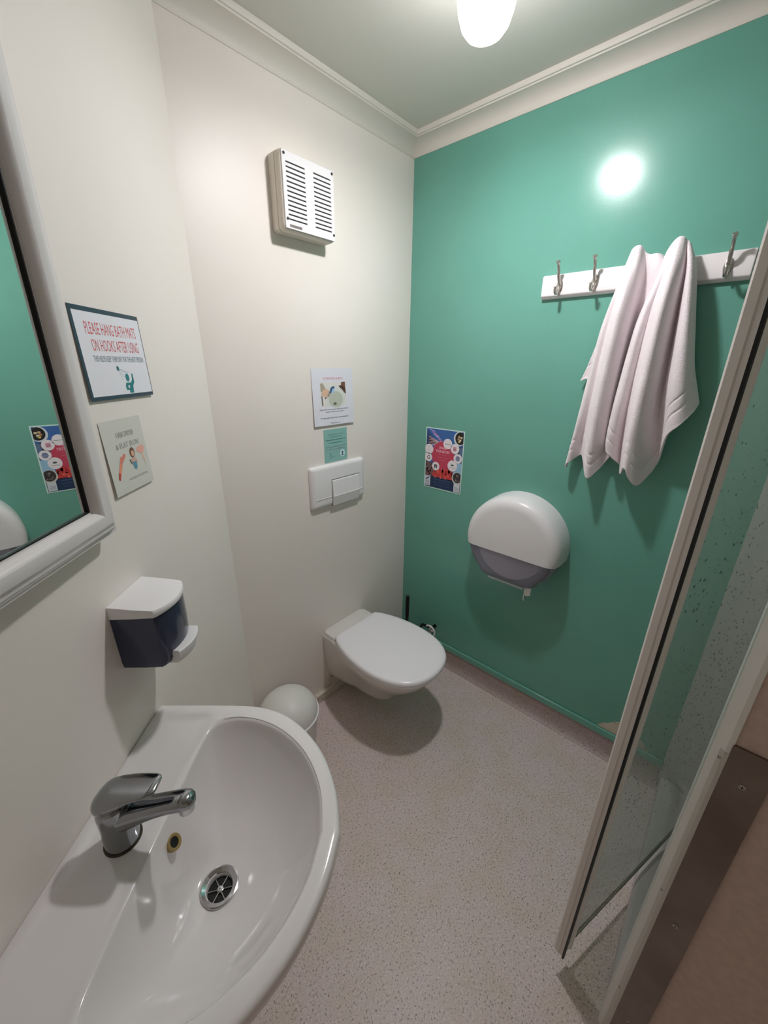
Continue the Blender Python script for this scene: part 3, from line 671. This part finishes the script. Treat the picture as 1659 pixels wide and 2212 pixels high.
sh.done('colourful blue and red review poster on the green wall above dispenser', 'poster')

# ---------------------------------------------------------------- flush plate
fl = thing('flush_plate', 'white rectangular toilet flush plate with a single button under teal card', 'flush plate', FA.p(-.4675,.99,0))
px0,px1,pz0,pz1 = -.617,-.319,.990,1.166
bm = bmesh.new(); loft(bm, [rrect(FA,px0+e,px1-e,pz0+e,pz1-e,z,r) for z,e,r in ((.0006,0,.010),(.008,.0,.010),(.014,.003,.010),(.018,.009,.008),(.0195,.016,.006))]); obj('cover_plate', bm, M_plastic, fl)
for ra, rb in ((px0+.020,-.5155),(-.3545,px1-.016)):
    bm = bmesh.new(); fbox(bm, FA, ra,rb,1.030,1.0315,.0185,.0215); obj('ridge', bm, M_plastic, fl, smooth=False)
bx0,bx1 = -.512,-.358
bm = bmesh.new()
pr = [(.985,.004),(.988,.020),(1.028,.0285),(1.031,.0290),(1.035,.0275),(1.096,.0225),(1.101,.0195),(1.101,.004)]
loft(bm, [[FA.p(bx0,z,o) for z,o in pr],[FA.p(bx1,z,o) for z,o in pr]]); obj('button', bm, M_plastic, fl, smooth=False, bevel=.0015)
bm = bmesh.new(); fbox(bm, FA, bx0-.0025,bx1+.0025,.989,1.1035,.0120,.0200); obj('button_gap', bm, mat('plate_gap_grey',(120,118,116),.6), fl, smooth=False)

# ---------------------------------------------------------------- toilet
TX = -.46
toi = thing('toilet', 'white wall hung toilet with closed lid on the cream wall', 'toilet', (TX,0,.08))
def outline(fn, ylen, z, kb=1.0, kf=1.0, ky=1.0, n=30, dx=0):
    """closed outline; y runs 0..ylen out from the wall; half widths from fn"""
    L, Rr = [], []
    for i in range(n+1):
        t = 1-(1-i/n)**1.0; t = math.sin(t*PI/2)
        y = ylen*t; w_ = fn(y)*(kb+(kf-kb)*ss(t,0,.55)); yy = y*ky if y > 0 else y
        L.append(Vector((TX-w_,-yy,z))); Rr.append(Vector((TX+w_,-yy,z)))
    return L[:-1]+[Vector((TX,-ylen*ky,z))]+list(reversed(Rr[:-1]))
pw = lambda y: interp([(0,.134),(.06,.134),(.1,.140),(.15,.153),(.2,.163),(.26,.170),(.32,.171),(.38,.164),(.42,.152),(.46,.131),(.49,.106),(.51,.080),(.523,.050),(.529,.02),(.53,0)], y)
levels = [(.085,.55,.22,.53),(.088,.62,.30,.56),(.095,.72,.38,.59),(.12,.80,.46,.63),(.16,.86,.55,.69),(.20,.90,.65,.76),(.24,.94,.75,.84),(.28,.97,.86,.92),(.31,.985,.94,.97),(.335,.995,.985,.995),(.352,1,1,1),(.360,.995,.99,.996),(.363,.97,.965,.985)]
bm = bmesh.new(); loft(bm, [outline(pw,.53,z,kb,kf,ky) for z,kb,kf,ky in levels]); bmesh.ops.translate(bm, verts=bm.verts, vec=(0,-.0008,0)); pan = obj('pan', bm, M_toilet, toi); pan.data.set_sharp_from_angle(angle=math.radians(50))
# raised shelf behind the lid
bm = bmesh.new(); loft(bm, [rrect(Fr((TX,0,0),(1,0,0),(0,-1,0),(0,0,1)),-.131+e,.131-e,.001,.088-e,z,.02) for z,e in ((.355,0),(.374,0),(.379,.003),(.381,.01))]); obj('back_shelf', bm, M_toilet, toi)
lw = lambda y: interp([(0,.128),(.004,.134),(.025,.145),(.07,.163),(.13,.178),(.19,.186),(.24,.188),(.29,.185),(.34,.175),(.38,.160),(.41,.141),(.435,.117),(.452,.090),(.463,.062),(.469,.035),(.472,0)], y)
def lidring(z, e, y0=.086):
    r = outline(lw,.472,z); c = Vector((TX,-.24,z)); out = []
    for p in r:
        q = Vector((p.x,p.y,z)); d = (q-Vector((TX,-.235,z))); l = d.length; q = Vector((TX,-.235,z))+d*((l-e)/l) if l > 0 else q
        out.append(q+Vector((0,-y0,0)))
    return out
bm = bmesh.new(); loft(bm, [lidring(z,e) for z,e in ((.3645,.012),(.3665,.006),(.3735,.004),(.3775,.006))]); obj('seat', bm, M_lid, toi)
bm = bmesh.new(); loft(bm, [lidring(z,e) for z,e in ((.378,.004),(.380,.0),(.388,-.001),(.395,.002),(.399,.008),(.401,.02),(.4018,.05))]); obj('lid', bm, M_lid, toi)
for sx in (-1,1):
    bm = bmesh.new(); tube(bm, [(TX+sx*.058,-.082,.382),(TX+sx*.098,-.082,.382)], .0075, 16); obj('hinge', bm, M_lid, toi)
# lower fixing skirt on the wall behind the pan
bm = bmesh.new(); fbox(bm, FA, TX-.112,TX+.112,.055,.10,.0222,.026); o = obj('wall_sealant', bm, M_skirt, toi, smooth=False)

# ---------------------------------------------------------------- toilet brush, stop valve, bin
br = thing('toilet_brush', 'black toilet brush standing in its holder in the corner behind toilet', 'toilet brush', (-.082,-.100,0))
Fb_ = Fr((-.082,-.100,0),(1,0,0),(0,1,0),(0,0,1))
bm = bmesh.new(); loft(bm, [circ(Fb_,0,0,z,r,n=24) for z,r in ((.001,.038),(.006,.042),(.13,.045),(.15,.036),(.155,.012))]); obj('holder', bm, M_black, br)
bm = bmesh.new(); loft(bm, [circ(Fb_,0,0,z,r,n=14) for z,r in ((.15,.008),(.22,.009),(.30,.0105),(.36,.0105),(.374,.009),(.377,.003))]); obj('handle', bm, M_black, br)
sv = thing('stop_valve', 'small white lever handled stop valve low on the green wall', 'valve', FB.p(.235,.21,0))
bm = bmesh.new(); tube(bm, [FB.p(.235,.205,.0006),FB.p(.235,.205,.045)], .009, 16); tube(bm, [FB.p(.235,.205,.034),FB.p(.20,.205,.034),FB.p(.172,.200,.034),FB.p(.162,.180,.034),FB.p(.160,.135,.034),FB.p(.160,.112,.034)], .007, 14); obj('valve_body', bm, M_black, sv)
FV = Fr(FB.p(.240,.205,.046), FB.a, FB.b, FB.n)
bm = bmesh.new(); loft(bm, [circ(FV,0,0,z,r,n=18) for z,r in ((0,.010),(.014,.010),(.016,.006))]); obj('hub', bm, M_chromeb, sv)
bm = bmesh.new()
arc = [FV.p(.031*math.cos(a),.031*math.sin(a),.012) for a in [math.radians(d) for d in range(-30,140,15)]]
tube(bm, arc, .0048, 10); tube(bm, [FV.p(0,0,.008),FV.p(.028,.013,.012)], .005, 10); tube(bm, [FV.p(0,0,.008),FV.p(.0,.030,.012)], .005, 10); tube(bm, [FV.p(0,0,.008),FV.p(.004,-.024,.010)], .004, 10)
obj('handle', bm, M_plastic, sv)
bn = thing('waste_bin', 'round white waste bin with domed lid between basin and toilet', 'bin', (-.90,-.150,0))
FBn = Fr((-.90,-.150,0),(1,0,0),(0,1,0),(0,0,1)); BR = .113
bm = bmesh.new(); loft(bm, [circ(FBn,0,0,z,r,n=48) for z,r in ((.001,.09),(.01,.094),(.215,.114),(.228,.119),(.234,.1215),(.240,.1215),(.242,.118))]); obj('body', bm, M_plastic, bn)
bm = bmesh.new(); loft(bm, [circ(FBn,0,0,.241+.092*math.sin(a),.116*math.cos(a),n=48) for a in [i*PI/2/14 for i in range(14)]]+[circ(FBn,0,0,.333,.002,n=48)]); obj('domed_lid', bm, M_bin, bn)

# ---------------------------------------------------------------- toilet roll dispenser
dp = thing('toilet_roll_dispenser', 'large rounded white toilet roll dispenser with smoked window on green wall', 'toilet roll dispenser', FB.p(.635,.675,0))
DY, DZ, DR, DS = .635,.862,.203,.822
a0 = math.asin((DS-DZ)/DR)
def top_ring(x, e, n=40):
    R_ = DR-e; a = math.asin((DS-DZ)/R_); pts = []
    for i in range(n+1):
        t = a+(PI-2*a)*i/n; pts.append(FB.p(DY+R_*math.cos(t), DZ+R_*math.sin(t), x))
    return pts
def bot_ring(x, e, n=12):
    R_ = DR-.003-e; a1 = math.asin((DS-.001-DZ)/R_); zb = .682+e*.8; a2 = math.asin((zb+.030-DZ)/R_); pts = []
    for i in range(n+1): t = a1+(a2-a1)*i/n; pts.append((DY+R_*math.cos(t), DZ+R_*math.sin(t)))
    lx = pts[-1][0]
    for i in range(1,7):
        t = i/6; pts.append((lx-.036*(1-math.cos(t*PI/2))-.008*t, zb+.030*(1-math.sin(t*PI/2))))
    left = [(2*DY-x_, z_) for x_, z_ in reversed(pts)]
    return [FB.p(x_,z_,x) for x_,z_ in pts+left]
bm = bmesh.new(); loft(bm, [top_ring(x,e) for x,e in ((.0006,0),(.070,.002),(.095,.005),(.108,.011),(.117,.021),(.1225,.034),(.1245,.048))]); cv = obj('cover', bm, M_plastic, dp); cv.data.set_sharp_from_angle(angle=math.radians(40))
bm = bmesh.new(); loft(bm, [bot_ring(x,e) for x,e in ((.0006,.004),(.080,.006),(.100,.011),(.112,.020),(.118,.032))]); o = obj('smoked_window', bm, M_purple, dp); o['label'] = 'smoked violet window'
bm = bmesh.new()
for i in range(22):
    y = DY-.075+i*.0072; v = [bm.verts.new(FB.p(a,b,c)) for a,b,c in ((y-.0036,.6885,.100),(y+.0036,.6885,.100),(y,.678,.102),(y-.0036,.6885,.104),(y+.0036,.6885,.104))]
    bm.faces.new((v[0],v[1],v[2])); bm.faces.new((v[3],v[4],v[2])); bm.faces.new((v[0],v[3],v[2])); bm.faces.new((v[1],v[4],v[2])); bm.faces.new((v[0],v[1],v[4],v[3]))
obj('serrated_edge', bm, M_plastic, dp, smooth=False)
bm = bmesh.new(); loft(bm, [circ(FB,DY+.0,DZ+.178,z,r,n=16) for z,r in ((.1000,.0062),(.1115,.0062))]); obj('lock', bm, M_dark, dp)
rl = bmesh.new()
zz = [(.700,.085,.655),(.668,.087,.654),(.652,.086,.656)]
R = [[FB.p(.718,z,x),FB.p(.728,z-.002,x+.002),FB.p(.742,z+.004,x-.001),FB.p(.742,z+.004,x-.0016),FB.p(.728,z-.002,x+.0014),FB.p(.718,z,x-.0006)] for z,x,_ in zz]
loft(rl, R); tube(rl, [FB.p(.716,.70,.088),FB.p(.718,.66,.088),FB.p(.7165,.632,.088),FB.p(.720,.626,.088)], .0022, 8)
tag(obj('toilet_paper', rl, M_paper), 'torn end of white toilet paper hanging from the dispenser', 'toilet paper')
bm = bmesh.new()
for r0_,r1_ in ((.030,.140),):
    n = 40; z0_,z1_ = .012,.090
    A_=[circ(FB,DY,DZ-.012,z0_,r1_,n=n),circ(FB,DY,DZ-.012,z1_,r1_,n=n),circ(FB,DY,DZ-.012,z1_,r0_,n=n),circ(FB,DY,DZ-.012,z0_,r0_,n=n)]
    loft(bm, A_+[A_[0]], False, False)
tag(obj('toilet_roll', bm, M_paper), 'big white toilet roll behind the smoked window of the dispenser', 'toilet roll')

# ---------------------------------------------------------------- hook rail with hooks
bm = bmesh.new()
prr = [(.0006,1.765),(.010,1.765),(.019,1.774),(.019,1.831),(.015,1.837),(.0006,1.837)]
loft(bm, [[FB.p(.594,z,o) for o,z in prr],[FB.p(1.146,z,o) for o,z in prr]])
tag(obj('coat_hook_rail', bm, M_peg, bevel=.0025), 'white painted wooden hook rail across the green wall', 'hook rail')
def make_hook():
    t = bpy.data.objects.new('coat_hook', None); COL.objects.link(t); t.empty_display_size = .03
    f = Fr((0,0,0),(0,-1,0),(0,0,1),(-1,0,0))
    bm = bmesh.new(); loft(bm, [circ(f,0,0,z,rx,ry,n=24) for z,rx,ry in ((0,.0105,.021),(.002,.0105,.021),(.0045,.007,.016),(.005,.003,.008))]); obj('back_plate', bm, M_nickel, t)
    bm = bmesh.new(); tube(bm, smooth_path([f.p(0,.006,.004),f.p(0,.016,.014),f.p(0,.032,.024),f.p(0,.046,.028),f.p(0,.058,.036),f.p(0,.066,.044)],5), [.0060]*3+[.0050]*10+[.0044]*8+[.0050,.0060,.0068,.0070,.0060], 14); obj('upper_prong', bm, M_nickel, t)
    bm = bmesh.new(); tube(bm, smooth_path([f.p(0,-.004,.004),f.p(0,-.014,.012),f.p(0,-.024,.024),f.p(0,-.022,.034),f.p(0,-.012,.038),f.p(0,-.005,.037)],5), [.0058]*4+[.0046]*14+[.0044]*4+[.0052,.0054,.0054,.0046], 14); obj('lower_prong', bm, M_nickel, t)
    bm = bmesh.new(); tube(bm, [f.p(0,-.016,.003),f.p(0,-.030,.003)], [.0045,.002], 10); obj('tail', bm, M_nickel, t)
    return t
HL = {.655:'leftmost silver coat hook on the white rail',.765:'second silver coat hook from the left end of the rail',.873:'silver coat hook under the top of the left hand towel',.980:'silver coat hook under the top of the right hand towel',1.094:'rightmost silver coat hook on the rail, next to shower door'}
hk = make_hook()
for i,(y,lab) in enumerate(HL.items()):
    if i == 0: h_ = hk
    else:
        h_ = hk.copy(); COL.objects.link(h_)
        for c in list(hk.children):
            d = c.copy(); COL.objects.link(d); d.parent = h_
    h_.location = (-.0192,-y,1.800); tag(h_, lab, 'hook', 'coat hooks along the white rail')

# ---------------------------------------------------------------- towels
def towel(name, cols, label, n_v=150, sub=8, thick=.006):
    """cols: list of columns; each column is a list of (h, z, out) from top to hem"""
    paths = []
    for c in cols:
        P = smooth_path([Vector(q) for q in c], 12)
        L = [0]
        for a,b in zip(P,P[1:]): L.append(L[-1]+(b-a).length)
        out = []
        for i in range(n_v+1):
            t = L[-1]*i/n_v
            for k in range(len(P)-1):
                if L[k+1] >= t-1e-9: break
            f_ = (t-L[k])/max(1e-9,(L[k+1]-L[k])); out.append(P[k].lerp(P[k+1], min(1,f_)))
        paths.append((out, L[-1]))
    grid = []
    for i in range(n_v+1):
        row = smooth_path([p[0][i] for p in paths], sub); grid.append(row)
    bm = bmesh.new(); V = []; m = len(grid[0])
    Ls = smooth_path([Vector((p[1],0,0)) for p in paths], sub)
    for i,row in enumerate(grid):
        r = []
        for j,p in enumerate(row):
            left = Ls[j].x*(1-i/n_v)      # length left to the hem
            d = 0
            for c_ in (.050,.085): d -= .0034*math.exp(-((left-c_)/.0032)**2)
            d += .0012*math.exp(-(left/.005)**2)
            wob = .0007*math.sin(p.x*110+p.y*23)+.0005*math.sin(p.y*61+p.x*70)
            r.append(bm.verts.new(FB.p(p.x, p.y, p.z+d+wob*ss(i/n_v,.05,.3))))
        V.append(r)
    for i in range(n_v):
        for j in range(m-1): bm.faces.new((V[i][j],V[i+1][j],V[i+1][j+1],V[i][j+1]))
    me = bpy.data.meshes.new(name); bmesh.ops.recalc_face_normals(bm, faces=bm.faces); bm.to_mesh(me); bm.free(); me.materials.append(M_towel)
    for p in me.polygons: p.use_smooth = True
    o = bpy.data.objects.new(name, me); COL.objects.link(o)
    s_ = o.modifiers.new('thickness','SOLIDIFY'); s_.thickness = thick; s_.offset = 0
    sb = o.modifiers.new('soft','SUBSURF'); sb.levels = 1; sb.render_levels = 1
    return tag(o, label, 'towel')
# left towel (h, z, out)
towel('hanging_towel', [
  [(.858,1.846,.044),(.846,1.78,.036),(.815,1.66,.026),(.785,1.54,.020),(.772,1.500,.018)],
  [(.860,1.850,.044),(.850,1.78,.034),(.824,1.66,.022),(.805,1.54,.016),(.799,1.482,.014)],
  [(.863,1.858,.052),(.848,1.78,.056),(.820,1.66,.050),(.798,1.45,.034),(.783,1.27,.024),(.779,1.218,.022)],
  [(.866,1.865,.060),(.854,1.79,.078),(.832,1.66,.084),(.812,1.45,.072),(.794,1.29,.060),(.788,1.220,.056)],
  [(.870,1.870,.064),(.862,1.79,.082),(.845,1.66,.082),(.832,1.45,.064),(.818,1.32,.034),(.818,1.250,.022)],
  [(.875,1.873,.064),(.872,1.79,.094),(.860,1.66,.106),(.848,1.45,.092),(.840,1.30,.070),(.842,1.238,.060)],
  [(.880,1.874,.064),(.882,1.79,.098),(.876,1.66,.112),(.866,1.45,.104),(.862,1.28,.090),(.866,1.184,.080)],
  [(.885,1.873,.062),(.893,1.80,.086),(.892,1.68,.084),(.882,1.45,.076),(.882,1.30,.062),(.886,1.206,.056)],
  [(.890,1.868,.056),(.902,1.80,.050),(.903,1.68,.036),(.898,1.45,.034),(.900,1.32,.030),(.902,1.236,.030)],
  [(.897,1.858,.050),(.912,1.80,.044),(.922,1.68,.040),(.926,1.45,.038),(.926,1.34,.036),(.926,1.280,.036)],
  [(.910,1.850,.046),(.928,1.80,.060),(.946,1.68,.050),(.955,1.45,.026),(.960,1.36,.022),(.960,1.320,.020)],
  [(.926,1.850,.046),(.944,1.81,.060),(.962,1.70,.044),(.980,1.45,.016),(.985,1.38,.014),(.985,1.345,.012)],
  [(.940,1.846,.036),(.956,1.81,.036),(.976,1.70,.024),(.994,1.45,.012),(.997,1.40,.010),(.997,1.370,.010)],
], 'left one of two pale pink towels, draped over a covered hook')
towel('hanging_towel', [
  [(.950,1.846,.046),(.940,1.78,.052),(.916,1.66,.060),(.902,1.45,.058),(.898,1.33,.050),(.902,1.296,.046)],
  [(.955,1.854,.054),(.946,1.78,.074),(.924,1.66,.090),(.910,1.45,.092),(.907,1.33,.086),(.912,1.282,.080)],
  [(.960,1.862,.060),(.954,1.78,.088),(.936,1.66,.106),(.926,1.45,.102),(.924,1.32,.084),(.930,1.262,.070)],
  [(.965,1.869,.064),(.961,1.79,.086),(.948,1.66,.092),(.942,1.45,.074),(.942,1.32,.044),(.948,1.236,.030)],
  [(.970,1.874,.067),(.968,1.79,.092),(.960,1.66,.104),(.957,1.45,.098),(.958,1.32,.080),(.962,1.212,.060)],
  [(.975,1.877,.068),(.976,1.79,.104),(.973,1.66,.126),(.973,1.45,.130),(.974,1.32,.124),(.978,1.246,.116)],
  [(.980,1.878,.068),(.986,1.79,.104),(.987,1.66,.124),(.989,1.45,.128),(.992,1.32,.120),(.996,1.212,.108)],
  [(.985,1.877,.066),(.996,1.80,.084),(1.000,1.66,.084),(1.004,1.45,.090),(1.010,1.32,.092),(1.018,1.190,.086)],
  [(.989,1.873,.062),(1.002,1.80,.056),(1.007,1.66,.036),(1.014,1.45,.044),(1.026,1.32,.056),(1.038,1.220,.060)],
  [(.992,1.870,.058),(1.008,1.80,.052),(1.014,1.66,.034),(1.024,1.45,.032),(1.040,1.36,.034),(1.053,1.262,.040)],
  [(.995,1.868,.056),(1.013,1.80,.074),(1.026,1.68,.088),(1.040,1.52,.094),(1.054,1.42,.090),(1.064,1.352,.086)],
  [(.999,1.864,.054),(1.019,1.80,.078),(1.040,1.68,.100),(1.060,1.54,.106),(1.078,1.44,.098),(1.088,1.388,.092)],
  [(1.003,1.856,.048),(1.025,1.80,.062),(1.050,1.68,.078),(1.074,1.56,.080),(1.094,1.47,.072),(1.108,1.424,.066)],
  [(1.005,1.850,.042),(1.026,1.80,.040),(1.052,1.68,.040),(1.077,1.56,.040),(1.100,1.49,.036),(1.114,1.448,.032)],
], 'right one of two pale pink towels, its peak higher and nearer the shower door')
